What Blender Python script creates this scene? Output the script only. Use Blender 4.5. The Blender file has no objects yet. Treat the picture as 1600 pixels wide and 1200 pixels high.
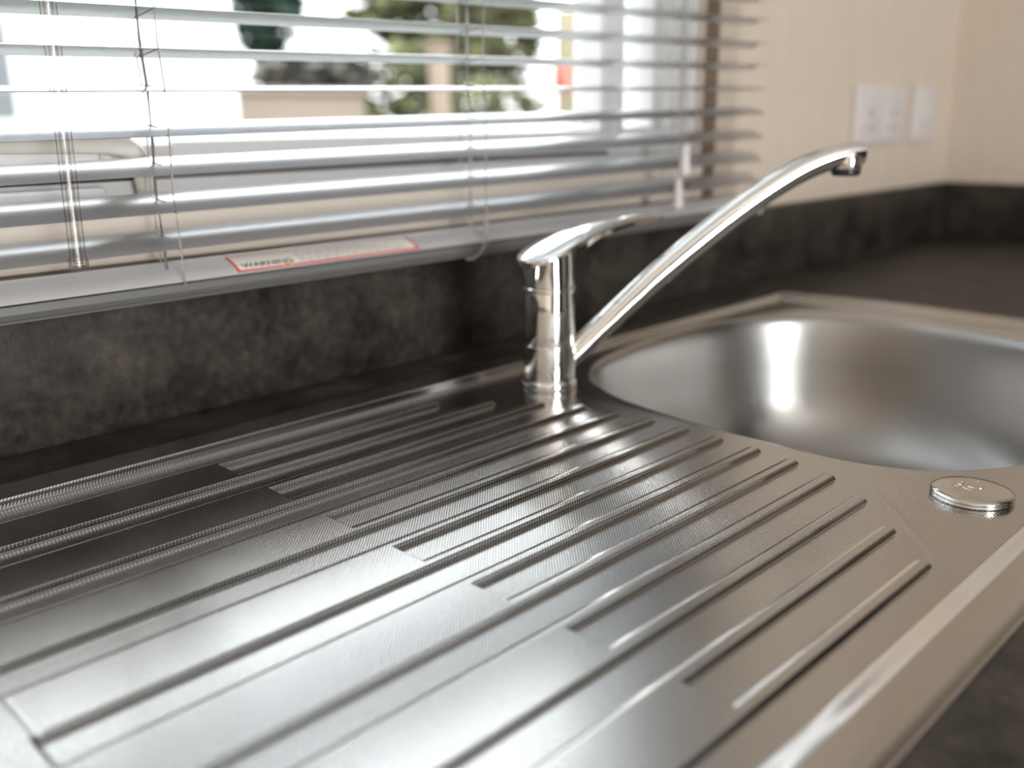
import bpy, bmesh, math, random
import numpy as np
from mathutils import Vector, Matrix, noise

random.seed(7)
SC = bpy.context.scene
COL = SC.collection

# ------------------------------------------------------------------ camera, sky, lights, exposure
F_PX, YAW, PITCH, ROLL = 1481.70, 0.780425, 0.271257, 0.013146
CAM = Vector((-0.29634, -0.53039, 0.20932))
_fw = Vector((math.cos(YAW) * math.cos(PITCH), math.sin(YAW) * math.cos(PITCH), -math.sin(PITCH)))
_r0 = Vector((math.sin(YAW), -math.cos(YAW), 0))
_d0 = _fw.cross(_r0)
_rt = _r0 * math.cos(ROLL) + _d0 * math.sin(ROLL)
_dn = -_r0 * math.sin(ROLL) + _d0 * math.cos(ROLL)
cam_data = bpy.data.cameras.new('camera')
cam = bpy.data.objects.new('camera', cam_data)
COL.objects.link(cam)
mw = Matrix.Identity(4)
for i in range(3):
    mw[i][0] = _rt[i]; mw[i][1] = -_dn[i]; mw[i][2] = -_fw[i]; mw[i][3] = CAM[i]
cam.matrix_world = mw
cam_data.sensor_width = 36.0
cam_data.lens = 36.0 * F_PX / 1600.0
cam_data.clip_start = 0.02
cam_data.dof.use_dof = True
cam_data.dof.focus_distance = 0.535
cam_data.dof.aperture_fstop = cam_data.lens / 1000.0 / 0.0085
SC.camera = cam

SC.view_settings.view_transform = 'Standard'
SC.view_settings.look = 'None'
SC.view_settings.exposure = 0.0
SC.view_settings.gamma = 1.0
SC.view_settings.use_curve_mapping = False

world = bpy.data.worlds.new('overcast_sky')
SC.world = world
world.use_nodes = True
bg = world.node_tree.nodes['Background']
bg.inputs['Color'].default_value = (0.96, 0.98, 1.0, 1)
bg.inputs['Strength'].default_value = 10.0
# overcast sky: brightness (1 + 2 sin(elevation)) / 3
_wt = world.node_tree; _tc = _wt.nodes.new('ShaderNodeTexCoord'); _sx = _wt.nodes.new('ShaderNodeSeparateXYZ')
_mr = _wt.nodes.new('ShaderNodeMapRange'); _mx = _wt.nodes.new('ShaderNodeMix'); _mx.data_type = 'RGBA'
_wt.links.new(_tc.outputs['Generated'], _sx.inputs[0]); _wt.links.new(_sx.outputs[2], _mr.inputs[0])
_wt.links.new(_mr.outputs[0], _mx.inputs[0])
_mx.inputs[6].default_value = (0.325, 0.33, 0.335, 1); _mx.inputs[7].default_value = (0.97, 0.985, 1.0, 1)
_wt.links.new(_mx.outputs[2], bg.inputs['Color'])

def area_light(name, loc, rot, sx, sy, power, color):
    l = bpy.data.lights.new(name, 'AREA')
    l.shape = 'RECTANGLE'; l.size = sx; l.size_y = sy; l.energy = power; l.color = color
    o = bpy.data.objects.new(name, l); COL.objects.link(o)
    o.location = loc; o.rotation_euler = rot
    return o
# daylight through the glazed doors at the other end of the room, behind the camera
area_light('door_daylight', (-0.55, -2.97, 0.15), (math.radians(90), 0, 0), 0.66, 1.75, 82, (1.0, 0.985, 0.96))

# ------------------------------------------------------------------ helpers
def tag(o, label=None, cat=None, group=None, kind=None):
    if label: o['label'] = label
    if cat: o['category'] = cat
    if group: o['group'] = group
    if kind: o['kind'] = kind
    return o

def empty(name, loc=(0, 0, 0)):
    o = bpy.data.objects.new(name, None); COL.objects.link(o)
    o.location = loc; o.empty_display_size = 0.02
    return o

def link_mesh(name, me, mat, parent=None, smooth=False, angle=None):
    if mat is not None:
        me.materials.append(mat)
    if smooth:
        me.polygons.foreach_set('use_smooth', [True] * len(me.polygons))
        if angle is not None:
            me.set_sharp_from_angle(angle=math.radians(angle))
    o = bpy.data.objects.new(name, me); COL.objects.link(o)
    if parent is not None:
        o.parent = parent
        o.matrix_parent_inverse = parent.matrix_world.inverted() if False else Matrix.Translation(-_world_loc(parent))
    return o

def _world_loc(o):
    v = Vector(o.location)
    return v if o.parent is None else v + Vector((0, 0, 0))

def from_bm(name, bm, mat, parent=None, smooth=False, angle=None):
    bmesh.ops.recalc_face_normals(bm, faces=bm.faces[:])
    me = bpy.data.meshes.new(name); bm.to_mesh(me); bm.free()
    return link_mesh(name, me, mat, parent, smooth, angle)

def add_box(bm, lo, hi, bevel=0.0, seg=2):
    r = bmesh.ops.create_cube(bm, size=1.0)
    vs = r['verts']
    lo = Vector(lo); hi = Vector(hi)
    for v in vs:
        v.co = Vector(((lo[k] + hi[k]) / 2 + v.co[k] * (hi[k] - lo[k]) for k in range(3)))
    if bevel > 0:
        es = list({e for v in vs for e in v.link_edges})
        bmesh.ops.bevel(bm, geom=es, offset=bevel, segments=seg, profile=0.5, affect='EDGES', clamp_overlap=True)
    return bm

def box(name, lo, hi, mat, parent=None, bevel=0.0, seg=2):
    bm = bmesh.new(); add_box(bm, lo, hi, bevel, seg)
    return from_bm(name, bm, mat, parent, bevel > 0, 40)

def add_loft(bm, rings, cap=True, closed_ring=True):
    R = [[bm.verts.new(p) for p in ring] for ring in rings]
    n = len(R[0])
    for a, b in zip(R[:-1], R[1:]):
        for i in range(n if closed_ring else n - 1):
            j = (i + 1) % n
            bm.faces.new((a[i], a[j], b[j], b[i]))
    if cap:
        bm.faces.new(R[0][::-1]); bm.faces.new(R[-1])
    return R

def lathe(bm, prof, c, n=48, cap=True):
    rings = [[Vector((c[0] + r * math.cos(2 * math.pi * k / n), c[1] + r * math.sin(2 * math.pi * k / n), c[2] + z)) for k in range(n)] for r, z in prof]
    return add_loft(bm, rings, cap)

def tube(bm, pts, rad, n=12, cap=True, up=Vector((0, 0, 1))):
    pts = [Vector(p) for p in pts]
    rings = []
    for i, p in enumerate(pts):
        t = (pts[min(i + 1, len(pts) - 1)] - pts[max(i - 1, 0)]).normalized()
        a = t.cross(up)
        if a.length < 1e-4: a = t.cross(Vector((1, 0, 0)))
        a.normalize(); b = a.cross(t).normalized()
        r = rad[i] if isinstance(rad, (list, tuple)) else rad
        rx, ry = r if isinstance(r, tuple) else (r, r)
        rings.append([p + a * rx * math.cos(2 * math.pi * k / n) + b * ry * math.sin(2 * math.pi * k / n) for k in range(n)])
    return add_loft(bm, rings, cap)

# ------------------------------------------------------------------ materials
def material(name, base, rough=0.5, metal=0.0, spec=0.5, **kw):
    m = bpy.data.materials.new(name); m.use_nodes = True
    b = m.node_tree.nodes['Principled BSDF']
    b.inputs['Base Color'].default_value = (*base, 1)
    b.inputs['Roughness'].default_value = rough
    b.inputs['Metallic'].default_value = metal
    b.inputs['Specular IOR Level'].default_value = spec
    for k, v in kw.items():
        b.inputs[k].default_value = v
    return m

class NT:
    def __init__(s, m): s.t = m.node_tree; s.b = s.t.nodes['Principled BSDF']
    def n(s, typ, **kw):
        x = s.t.nodes.new(typ)
        for k, v in kw.items(): setattr(x, k, v)
        return x
    def l(s, a, b): s.t.links.new(a, b)
    def coord(s): return s.n('ShaderNodeTexCoord').outputs['Object']
    def math(s, op, a, b=None, c=None):
        x = s.n('ShaderNodeMath', operation=op)
        for i, v in enumerate((a, b, c)):
            if v is None: continue
            if isinstance(v, (int, float)): x.inputs[i].default_value = v
            else: s.l(v, x.inputs[i])
        return x.outputs[0]
    def noise(s, scale, detail=4, vec=None, rough=0.5):
        x = s.n('ShaderNodeTexNoise'); x.inputs['Scale'].default_value = scale
        x.inputs['Detail'].default_value = detail; x.inputs['Roughness'].default_value = rough
        s.l(vec if vec is not None else s.coord(), x.inputs['Vector'])
        return x.outputs['Fac']
    def ramp(s, fac, stops):
        x = s.n('ShaderNodeValToRGB'); e = x.color_ramp.elements
        while len(e) < len(stops): e.new(0.5)
        for el, (p, c) in zip(e, stops): el.position = p; el.color = (*c, 1)
        s.l(fac, x.inputs['Fac']); return x.outputs['Color']
    def maprange(s, v, a, b, c, d):
        x = s.n('ShaderNodeMapRange')
        s.l(v, x.inputs[0])
        for i, k in enumerate((a, b, c, d)): x.inputs[i + 1].default_value = k
        return x.outputs[0]
    def bump(s, h, strength, dist):
        x = s.n('ShaderNodeBump'); x.inputs['Strength'].default_value = strength; x.inputs['Distance'].default_value = dist
        s.l(h, x.inputs['Height']); s.l(x.outputs[0], s.b.inputs['Normal'])

# linen finished pressed steel: fine grid of raised dots
M_DECK = material('linen_finish_steel', (0.66, 0.655, 0.64), 0.16, 1.0)
t = NT(M_DECK); co = t.coord()
sep = t.n('ShaderNodeSeparateXYZ'); t.l(co, sep.inputs[0])
PITCH_DOT = 0.00138
sx = t.math('SINE', t.math('MULTIPLY', t.math('SUBTRACT', sep.outputs[0], sep.outputs[1]), 2 * math.pi / PITCH_DOT / math.sqrt(2)))
sy = t.math('SINE', t.math('MULTIPLY', sep.outputs[1], 2 * math.pi / PITCH_DOT))
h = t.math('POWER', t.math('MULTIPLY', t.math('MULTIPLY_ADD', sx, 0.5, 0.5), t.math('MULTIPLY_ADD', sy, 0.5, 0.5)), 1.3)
inner = t.maprange(sep.outputs[1], -0.3985, -0.3965, 0.0, 1.0)           # the front rim is left smooth and bright
h = t.math('MULTIPLY', h, inner)
t.bump(h, 0.8, 0.00004)
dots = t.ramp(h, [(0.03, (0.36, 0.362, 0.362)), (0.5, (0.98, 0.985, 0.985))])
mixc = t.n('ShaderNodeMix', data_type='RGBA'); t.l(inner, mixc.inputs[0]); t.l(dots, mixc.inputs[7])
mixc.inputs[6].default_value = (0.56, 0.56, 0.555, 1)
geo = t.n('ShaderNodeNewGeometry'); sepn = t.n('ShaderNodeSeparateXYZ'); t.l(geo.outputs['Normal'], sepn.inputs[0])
lip_glint = t.maprange(sepn.outputs[1], 0.07, 0.16, 0.0, 1.0)                 # window-facing lips lightened, painting in their bright reflection lines
mixw = t.n('ShaderNodeMix', data_type='RGBA'); t.l(lip_glint, mixw.inputs[0]); t.l(mixc.outputs[2], mixw.inputs[6])
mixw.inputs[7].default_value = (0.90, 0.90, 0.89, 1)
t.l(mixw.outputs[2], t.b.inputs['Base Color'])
smear = t.noise(9, 5, co, 0.6)
t.l(t.maprange(smear, 0.3, 0.7, 0.13, 0.20), t.b.inputs['Roughness'])

M_BOWL = material('brushed_bowl_steel', (0.385, 0.38, 0.37), 0.3, 1.0)
t = NT(M_BOWL)
t.l(t.maprange(t.noise(14, 3), 0.3, 0.7, 0.27, 0.32), t.b.inputs['Roughness'])
M_CAP = material('satin_cap_steel', (0.66, 0.65, 0.63), 0.14, 1.0)
t = NT(M_CAP)
t.l(t.maprange(t.noise(150, 3), 0.35, 0.7, 0.10, 0.22), t.b.inputs['Roughness'])
M_CHROME = material('chrome', (0.88, 0.88, 0.875), 0.05, 1.0)
M_BLACKPL = material('black_plastic', (0.015, 0.015, 0.016), 0.35)
M_ALU = material('silver_painted_slat', (0.55, 0.56, 0.58), 0.31, 0.9)
M_RAIL = material('silver_rail_lacquer', (0.62, 0.63, 0.645), 0.34, 0.5)
M_COVER = material('pale_silver_lacquer', (0.72, 0.73, 0.765), 0.33, 0.4)
M_RAILB = material('grey_rail_body', (0.20, 0.20, 0.195), 0.4, 0.3)
M_CORD = material('grey_cord', (0.40, 0.39, 0.37), 0.8)
M_CORDD = material('dark_lift_cord', (0.16, 0.155, 0.15), 0.8)
M_WHITEPL = material('white_plastic', (0.64, 0.61, 0.60), 0.4)
M_UPVC = material('white_frame_plastic', (0.72, 0.72, 0.72), 0.3)
M_HANDLE = material('cream_handle_plastic', (0.62, 0.59, 0.54), 0.28)
M_GASKET = material('black_gasket', (0.02, 0.02, 0.02), 0.6)
M_STICK = material('sticker_paper', (0.80, 0.78, 0.73), 0.5)
M_RED = material('sticker_red', (0.72, 0.05, 0.04), 0.5)
M_INK = material('sticker_ink', (0.03, 0.03, 0.03), 0.6)
M_INKG = material('sticker_fine_print', (0.42, 0.41, 0.39), 0.6)
M_ORANGE = material('sticker_orange', (0.75, 0.28, 0.05), 0.5)

def glass_mat(ior=1.45):
    m = bpy.data.materials.new('window_glass'); m.use_nodes = True
    nt = m.node_tree; nt.nodes.clear()
    out = nt.nodes.new('ShaderNodeOutputMaterial'); mix = nt.nodes.new('ShaderNodeMixShader')
    tr = nt.nodes.new('ShaderNodeBsdfTransparent'); gl = nt.nodes.new('ShaderNodeBsdfGlossy')
    fr = nt.nodes.new('ShaderNodeFresnel'); geo = nt.nodes.new('ShaderNodeNewGeometry'); mr = nt.nodes.new('ShaderNodeMapRange')
    mr.inputs[3].default_value = ior; mr.inputs[4].default_value = 1.0 / ior
    nt.links.new(geo.outputs['Backfacing'], mr.inputs[0]); nt.links.new(mr.outputs[0], fr.inputs['IOR'])
    tr.inputs['Color'].default_value = (0.95, 0.965, 0.96, 1); gl.inputs['Roughness'].default_value = 0.01
    nt.links.new(fr.outputs[0], mix.inputs[0]); nt.links.new(tr.outputs[0], mix.inputs[1])
    nt.links.new(gl.outputs[0], mix.inputs[2]); nt.links.new(mix.outputs[0], out.inputs[0])
    return m
M_GLASS = glass_mat()
M_ACRYL = glass_mat(1.5); M_ACRYL.name = 'clear_acrylic'
_nt = M_ACRYL.node_tree
_lw = _nt.nodes.new('ShaderNodeLayerWeight'); _lw.inputs['Blend'].default_value = 0.5
_cr = _nt.nodes.new('ShaderNodeValToRGB'); _ce = _cr.color_ramp.elements
_ce[0].position = 0.45; _ce[0].color = (0.95, 0.94, 0.93, 1); _ce[1].position = 0.85; _ce[1].color = (0.30, 0.30, 0.30, 1)
_nt.links.new(_lw.outputs['Facing'], _cr.inputs[0])
for _x in list(_nt.nodes):
    if _x.type == 'BSDF_TRANSPARENT': _nt.links.new(_cr.outputs[0], _x.inputs['Color'])
    if _x.type == 'BSDF_GLOSSY': _x.inputs['Roughness'].default_value = 0.08

M_LAM = material('dark_stone_laminate', (0.05, 0.045, 0.04), 0.42, 0.0, 0.28)
t = NT(M_LAM); co = t.coord()
n1 = t.noise(16, 8, co, 0.68); n2 = t.noise(120, 5, co, 0.7)
mixv = t.math('ADD', t.math('MULTIPLY', n1, 0.62), t.math('MULTIPLY', n2, 0.38))
t.l(t.ramp(mixv, [(0.37, (0.009, 0.008, 0.007)), (0.47, (0.029, 0.025, 0.021)), (0.56, (0.054, 0.045, 0.038)), (0.67, (0.095, 0.080, 0.069))]), t.b.inputs['Base Color'])
t.l(t.maprange(n2, 0.3, 0.7, 0.36, 0.55), t.b.inputs['Roughness'])
t.bump(t.noise(420, 4, co, 0.7), 0.5, 0.0006)

M_WALL = material('beige_vinyl_wallboard', (0.62, 0.54, 0.455), 0.55, 0.0, 0.35)
t = NT(M_WALL); co = t.coord()
mp = t.n('ShaderNodeMapping'); mp.inputs['Scale'].default_value = (1, 1, 0.15); t.l(co, mp.inputs[0])
t.l(t.ramp(t.noise(60, 4, mp.outputs[0]), [(0.3, (0.60, 0.525, 0.44)), (0.7, (0.645, 0.56, 0.475))]), t.b.inputs['Base Color'])
t.bump(t.noise(180, 3, mp.outputs[0]), 0.15, 0.0005)
M_SURR = material('beige_window_surround', (0.80, 0.72, 0.63), 0.45)
M_SHADE = material('brown_shade_strip', (0.17, 0.125, 0.09), 0.5)  # dark strip colour imitating shade round the window surround
M_CEIL = material('white_ceiling', (0.86, 0.85, 0.82), 0.7)
M_FLOOR = material('brown_vinyl_floor', (0.10, 0.065, 0.04), 0.45)
t = NT(M_FLOOR)
t.l(t.ramp(t.noise(5, 5), [(0.3, (0.07, 0.045, 0.03)), (0.7, (0.14, 0.09, 0.055))]), t.b.inputs['Base Color'])
M_CAB = material('added_dark_cabinet', (0.035, 0.028, 0.022), 0.5)
M_DARKWALL = material('darkened_rear_wall', (0.045, 0.036, 0.028), 0.6)  # wall behind the camera darkened to keep the steel's reflections dark

# ------------------------------------------------------------------ room shell
XL, XR, YB, YF, ZF, ZC = -1.9, 1.4666, 0.131, -2.9, -0.90, 1.32
WT = 0.06
WX0, WX1, WZ0, WZ1 = -0.62, 0.695, 0.160, 1.06       # window opening in the back wall
def struct(o): return tag(o, kind='structure')

def wall_with_hole(name, x0, x1, z0, z1, hx0, hx1, hz0, hz1, ya, yb, mat):
    bm = bmesh.new()
    if hz0 > z0: add_box(bm, (x0, ya, z0), (x1, yb, hz0))
    add_box(bm, (x0, ya, hz1), (x1, yb, z1))
    add_box(bm, (x0, ya, hz0), (hx0, yb, hz1))
    add_box(bm, (hx1, ya, hz0), (x1, yb, hz1))
    return struct(from_bm(name, bm, mat))
wall_with_hole('wall_back', XL - WT, XR + WT, ZF, ZC, WX0, WX1, WZ0, WZ1, YB, YB + WT, M_WALL)
wall_with_hole('wall_front', XL - WT, XR + WT, ZF, ZC, -0.93, -0.17, ZF + 0.05, 1.12, YF - WT, YF, M_DARKWALL)
struct(box('wall_right', (XR, YF, ZF), (XR + WT, YB, ZC), M_WALL))
struct(box('wall_left', (XL - WT, YF, ZF), (XL, YB, ZC), M_WALL))
# added tall dark cupboards, out of view, for dark reflections in the steel
for cy0, cy1, lab in ((-1.55, -1.22, 'added unseen dark cupboard next to the worktop end'), (-2.16, -1.56, 'added unseen dark cupboard in the middle of the right wall'), (-2.56, -2.17, 'added unseen dark cupboard third from the worktop'), (-2.895, -2.57, 'added unseen narrow dark cupboard in the far corner')):
    cb = tag(empty('added_dark_cupboard', (XR - 0.28, (cy0 + cy1) / 2, ZF)), lab, 'cupboard')
    box('carcass', (XR - 0.55, cy0, ZF), (XR - 0.002, cy1, 1.30), M_CAB, cb, 0.002)
    box('added_cupboard_door', (XR - 0.57, cy0 + 0.004, ZF + 0.08), (XR - 0.552, cy1 - 0.004, 1.29), M_CAB, cb, 0.002)
struct(box('floor', (XL - WT, YF - WT, ZF - 0.06), (XR + WT, YB + WT, ZF), M_FLOOR))
struct(box('ceiling', (XL - WT, YF - WT, ZC), (XR + WT, YB + WT, ZC + 0.05), M_CEIL))

# glazed door set in the wall behind the camera
door = struct(empty('door_1', (-0.55, YF - 0.03, ZF + 0.05)))
for a, b in (((-0.93, ZF + 0.05), (-0.88, 1.12)), ((-0.22, ZF + 0.05), (-0.17, 1.12)), ((-0.88, ZF + 0.05), (-0.22, ZF + 0.15)), ((-0.88, 1.06), (-0.22, 1.12)), ((-0.88, 0.12), (-0.22, 0.17))):
    box('door_frame', (a[0], YF - 0.05, a[1]), (b[0], YF - 0.01, b[1]), M_UPVC, door, 0.004)

# ------------------------------------------------------------------ window behind the blind
win = struct(empty('window_1', (0.04, 0.15, 0.16)))
YW0, YW1 = 0.137, 0.180
def wbox(name, lo, hi, mat=M_UPVC, bevel=0.002): return box(name, lo, hi, mat, win, bevel)
wbox('sill_rail', (WX0, YW0, 0.158), (WX1, YW1, 0.1720))                        # outer frame, bottom
wbox('head_rail', (WX0, YW0, 1.02), (WX1, YW1, 1.06))
wbox('jamb', (WX0, YW0, 0.1720), (WX0 + 0.035, YW1, 1.02))
wbox('jamb', (WX1 - 0.022, YW0, 0.1720), (WX1, YW1, 1.02))
wbox('mullion', (0.533, YW0, 0.1720), (0.557, YW1, 1.02))
wbox('glazing_bar', (0.613, YW0 + 0.004, 0.200), (0.636, YW1 - 0.004, 1.02))
wbox('glazing_bar', (0.650, YW0 + 0.004, 0.200), (0.664, YW1 - 0.004, 1.02))
wbox('fixed_bottom_rail', (0.557, YW0 + 0.002, 0.1720), (0.673, YW1, 0.200))
wbox('gasket', (WX0 + 0.035, YW0 + 0.004, 0.1722), (0.02, YW1 - 0.004, 0.1760), M_GASKET, 0)
wbox('gasket', (0.0202, YW0 + 0.003, 0.1722), (0.533, YW1 - 0.004, 0.1760), M_RAILB, 0)
# opening sash
wbox('sash_bottom_rail', (WX0 + 0.037, YW0 - 0.004, 0.1765), (0.531, YW1 - 0.008, 0.1975))
wbox('sash_stile', (WX0 + 0.037, YW0 - 0.004, 0.1975), (WX0 + 0.065, YW1 - 0.008, 1.018))
wbox('sash_stile', (0.512, YW0 - 0.004, 0.1975), (0.531, YW1 - 0.008, 1.018))
wbox('sash_top_rail', (WX0 + 0.065, YW0 - 0.004, 0.99), (0.512, YW1 - 0.008, 1.018))
bm = bmesh.new()                                                                 # sloping bead that carries the glass
add_loft(bm, [[Vector((x, 0.1345, 0.1975)), Vector((x, 0.160, 0.2075)), Vector((x, 0.160, 0.1975))] for x in (WX0 + 0.065, 0.512)])
from_bm('glazing_bead', bm, M_UPVC, win)
wbox('pane', (WX0 + 0.06, 0.1600, 0.200), (0.516, 0.1635, 1.0), M_GLASS, 0)
wbox('pane', (0.555, 0.1600, 0.195), (0.675, 0.1635, 1.025), M_GLASS, 0)
# beige surround fixed to the wall round the window, with shade painted in as brown strips
SY = YB - 0.004
wbox('surround_panel', (WX0 - 0.04, SY, 0.1165), (WX1 + 0.004, YB + 0.0, 0.157), M_SURR, 0.001)
wbox('surround_shade_strip', (WX0 - 0.04, SY - 0.001, 0.1115), (WX1 + 0.028, YB, 0.1163), M_SHADE, 0.001)
wbox('surround_shade_strip', (WX1 + 0.005, SY - 0.001, 0.1165), (WX1 + 0.028, YB, 1.10), M_SHADE, 0.001)
# window handle: base plate, neck and lever lying along the sash
hd = empty('window_handle', (0.0, 0.13, 0.19)); hd.parent = win
hd.matrix_parent_inverse = Matrix.Translation(-Vector(win.location)); tag(hd, 'cream lever window handle behind the blind')
bm = bmesh.new()
path = [(-0.20, 0.119, 0.199), (-0.10, 0.118, 0.199), (-0.045, 0.118, 0.199), (-0.022, 0.118, 0.1985), (-0.010, 0.119, 0.196), (-0.002, 0.120, 0.191), (0.002, 0.121, 0.185)]
tube(bm, path, [(0.004, 0.005), (0.0045, 0.006), (0.005, 0.0072), (0.0052, 0.0078), (0.0054, 0.0078), (0.0056, 0.0072), (0.0058, 0.006)], 16)
from_bm('lever', bm, M_HANDLE, None, True, 50).parent = hd
bm = bmesh.new()
tube(bm, [(0.002, 0.121, 0.187), (0.004, 0.122, 0.178), (0.005, 0.124, 0.169), (0.005, 0.127, 0.161)], [(0.009, 0.006), (0.0085, 0.006), (0.007, 0.005), (0.0055, 0.004)], 16, up=Vector((0, 1, 0)))
from_bm('striker_tongue', bm, M_HANDLE, None, True, 50).parent = hd
bm = bmesh.new(); add_box(bm, (-0.022, 0.1255, 0.1785), (0.030, 0.1332, 0.1965), 0.003)
from_bm('base_plate', bm, M_HANDLE, None, True, 50).parent = hd
bm = bmesh.new(); add_box(bm, (-0.16, 0.124, 0.1605), (-0.022, 0.1365, 0.1690), 0.003)
from_bm('latch_bar', bm, M_UPVC, None, True, 50).parent = hd
for c in hd.children: c.matrix_parent_inverse = Matrix.Translation(-Vector(hd.location))

# ------------------------------------------------------------------ worktop, upstands, base units
ZW = 0.0005
bm = bmesh.new()
hx0, hx1, hy0, hy1 = -0.250, 0.750, -0.412, 0.047
x0, x1, y0, y1 = -1.2, XR - 0.0005, -0.49, YB - 0.0005
add_box(bm, (x0, y0, ZW - 0.038), (hx0, y1, ZW)); add_box(bm, (hx1, y0, ZW - 0.038), (x1, y1, ZW))
add_box(bm, (hx0, y0, ZW - 0.038), (hx1, hy0, ZW)); add_box(bm, (hx0, hy1, ZW - 0.038), (hx1, y1, ZW))
bmesh.ops.remove_doubles(bm, verts=bm.verts[:], dist=1e-5)
tag(from_bm('worktop', bm, M_LAM), 'dark brown stone effect laminate worktop around the steel sink', 'worktop')
tag(box('upstand', (x0, 0.119, ZW), (XR - 0.0125, YB - 0.0003, 0.0945), M_LAM, None, 0.001), 'long dark stone effect upstand running below the window blind', 'upstand')
tag(box('upstand', (XR - 0.012, y0, ZW), (XR - 0.0003, YB - 0.0003, 0.0945), M_LAM, None, 0.001), 'short dark upstand along the right wall beyond the sink', 'upstand')

# ------------------------------------------------------------------ sink: pressed drainer deck
P = 0.029
ENDS = [0.1617, 0.1922, 0.2173, 0.2313, 0.2362, 0.2385, 0.2395, 0.2361, 0.2346, 0.230, 0.221, 0.2004, 0.1712, 0.1439]
SHORT, LONG = -0.0205, -0.2100
CH_W, CH_H = 0.0200, 0.0028
SX0, SX1, SY0, SY1 = -0.268, 0.770, -0.4290, 0.0610
ZR = 0.0036

def zr(y):
    t = np.clip((y + 0.30) / 0.30, 0, 1)
    return ZR + 0.0019 * t * t * (3 - 2 * t)

def sstep(t):
    t = np.clip(t, 0, 1); return t * t * (3 - 2 * t)

def ramp_(t):
    """straight ramp with slightly eased ends"""
    t = np.clip(t, 0, 1); return np.clip((sstep(t) * 0.25 + t * 0.75), 0, 1)

def seg_sd(px, py, poly):
    """signed distance to a polygon, negative inside"""
    d = np.full(px.shape, 1e9); inside = np.zeros(px.shape, bool)
    n = len(poly)
    for i in range(n):
        ax, ay = poly[i]; bx, by = poly[(i + 1) % n]
        ex, ey = bx - ax, by - ay
        tt = np.clip(((px - ax) * ex + (py - ay) * ey) / (ex * ex + ey * ey), 0, 1)
        d = np.minimum(d, np.hypot(px - ax - tt * ex, py - ay - tt * ey))
        c = ((ay > py) != (by > py)) & (px < (bx - ax) * (py - ay) / (by - ay + 1e-12) + ax)
        inside ^= c
    return np.where(inside, -d, d)

# the drainer: a raised plateau on the left that runs out in fourteen fingers towards the bowl
RH, RW = 0.0031, 0.0090
YO, XO = -0.0046, -0.0045
SHORT += XO
BOXES = []                                                     # x0, x1, y south, y north
for i, e in enumerate(ENDS):
    yi = -i * P + YO
    BOXES.append((-0.06, e + XO, yi, yi + (RW if i else 0.0085)))
    if i % 2:
        BOXES.append((LONG - 0.02, SHORT, yi, yi + (2 * P - CH_W if i > 1 else P + 0.0085)))

BOXES.append((SX0 - 0.05, LONG, -0.46, 0.0045))

def lip_(t):
    t = np.clip(t, 0, 1); return np.sin(t * np.pi / 2)

DIAG = [(0.2209, -0.3116), (0.1926, -0.3409), (0.1337, -0.3934)]
def seg_dist(px, py, a, b):
    ex, ey = b[0] - a[0], b[1] - a[1]
    tt = np.clip(((px - a[0]) * ex + (py - a[1]) * ey) / (ex * ex + ey * ey), 0, 1)
    return np.hypot(px - a[0] - tt * ex, py - a[1] - tt * ey)

def deck_z(x, y):
    z = np.zeros(x.shape)
    for bx0, bx1, bs, bn in BOXES:
        r = 0.0035
        m = np.minimum(ramp_((y - bs) / 0.00105), np.clip(0.72 * lip_((bn - y) / 0.0012), 0, 1) + 0.28 * sstep((bn - y - 0.0004) / 0.0040))
        m = np.minimum(m, ramp_((x - bx0) / 0.0022))
        m = np.minimum(m, ramp_((bx1 - x) / 0.0026))
        qx = np.maximum(np.abs(x - (bx0 + bx1) / 2) - (bx1 - bx0) / 2 + r, 0); qy = np.maximum(np.abs(y - (bs + bn) / 2) - (bn - bs) / 2 + r, 0)
        cut = (qx > 0) & (qy > 0) & (y > (bs + bn) / 2)
        m = np.where(cut, np.minimum(m, lip_((r - np.hypot(qx, qy)) / 0.0030)), m)
        z = np.maximum(z, RH * m)
    # faint pressed crease between ribs and cap
    dd = np.minimum(seg_dist(x, y, DIAG[0], DIAG[1]), seg_dist(x, y, DIAG[1], DIAG[2]))
    z += 0.00018 * sstep(1 - dd / 0.0028)
    z -= 0.00030 * sstep(1 - np.abs(x - LONG) / 0.0016) * (z > RH * 0.8)
    # raised rim at the back, front and left
    rim_ = np.maximum(zr(y) * ramp_((y - 0.0272) / 0.0024), ZR * ramp_((-0.3975 - y) / 0.0115))
    rim_ = np.maximum(rim_, zr(y) * sstep((-0.2500 - x) / 0.008))
    z = np.maximum(z, rim_)
    # outer edge rolls down to the worktop
    e = np.minimum(np.minimum(SY1 - y, y - SY0), x - SX0)
    z -= (zr(y) - 0.0014) * (1 - np.clip(e / 0.0085, 0, 1)) ** 2
    return z

ylines = set()
for i in range(14):
    yi = -i * P + YO
    for o in (-0.004, -0.0015, -0.0005, -0.0001, 0.0, 0.0001, 0.0002, 0.00035, 0.0005, 0.0007, 0.00085, 0.00095, 0.00105, 0.00115, 0.0013, 0.0020, 0.0035, 0.0050, 0.0054, 0.0056, 0.0059, 0.0063, 0.0067, 0.0071, 0.0075, 0.0078, 0.0081, 0.0084, 0.0086, 0.0088, 0.0089, 0.0090, 0.0091, 0.0094, 0.0102, 0.012, 0.016, 0.021):
        ylines.add(round(yi + o, 5))
for k in range(13): ylines.add(round(0.0272 + 0.0024 * k / 12, 5)); ylines.add(round(-0.3975 - 0.0115 * k / 12, 5))
for k in range(9): ylines.add(round(SY1 - 0.0085 * k / 8, 5)); ylines.add(round(SY0 + 0.0085 * k / 8, 5))
for k in range(14): ylines.add(round(YO + 0.0045 + 0.004 * k / 13, 5))
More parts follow.
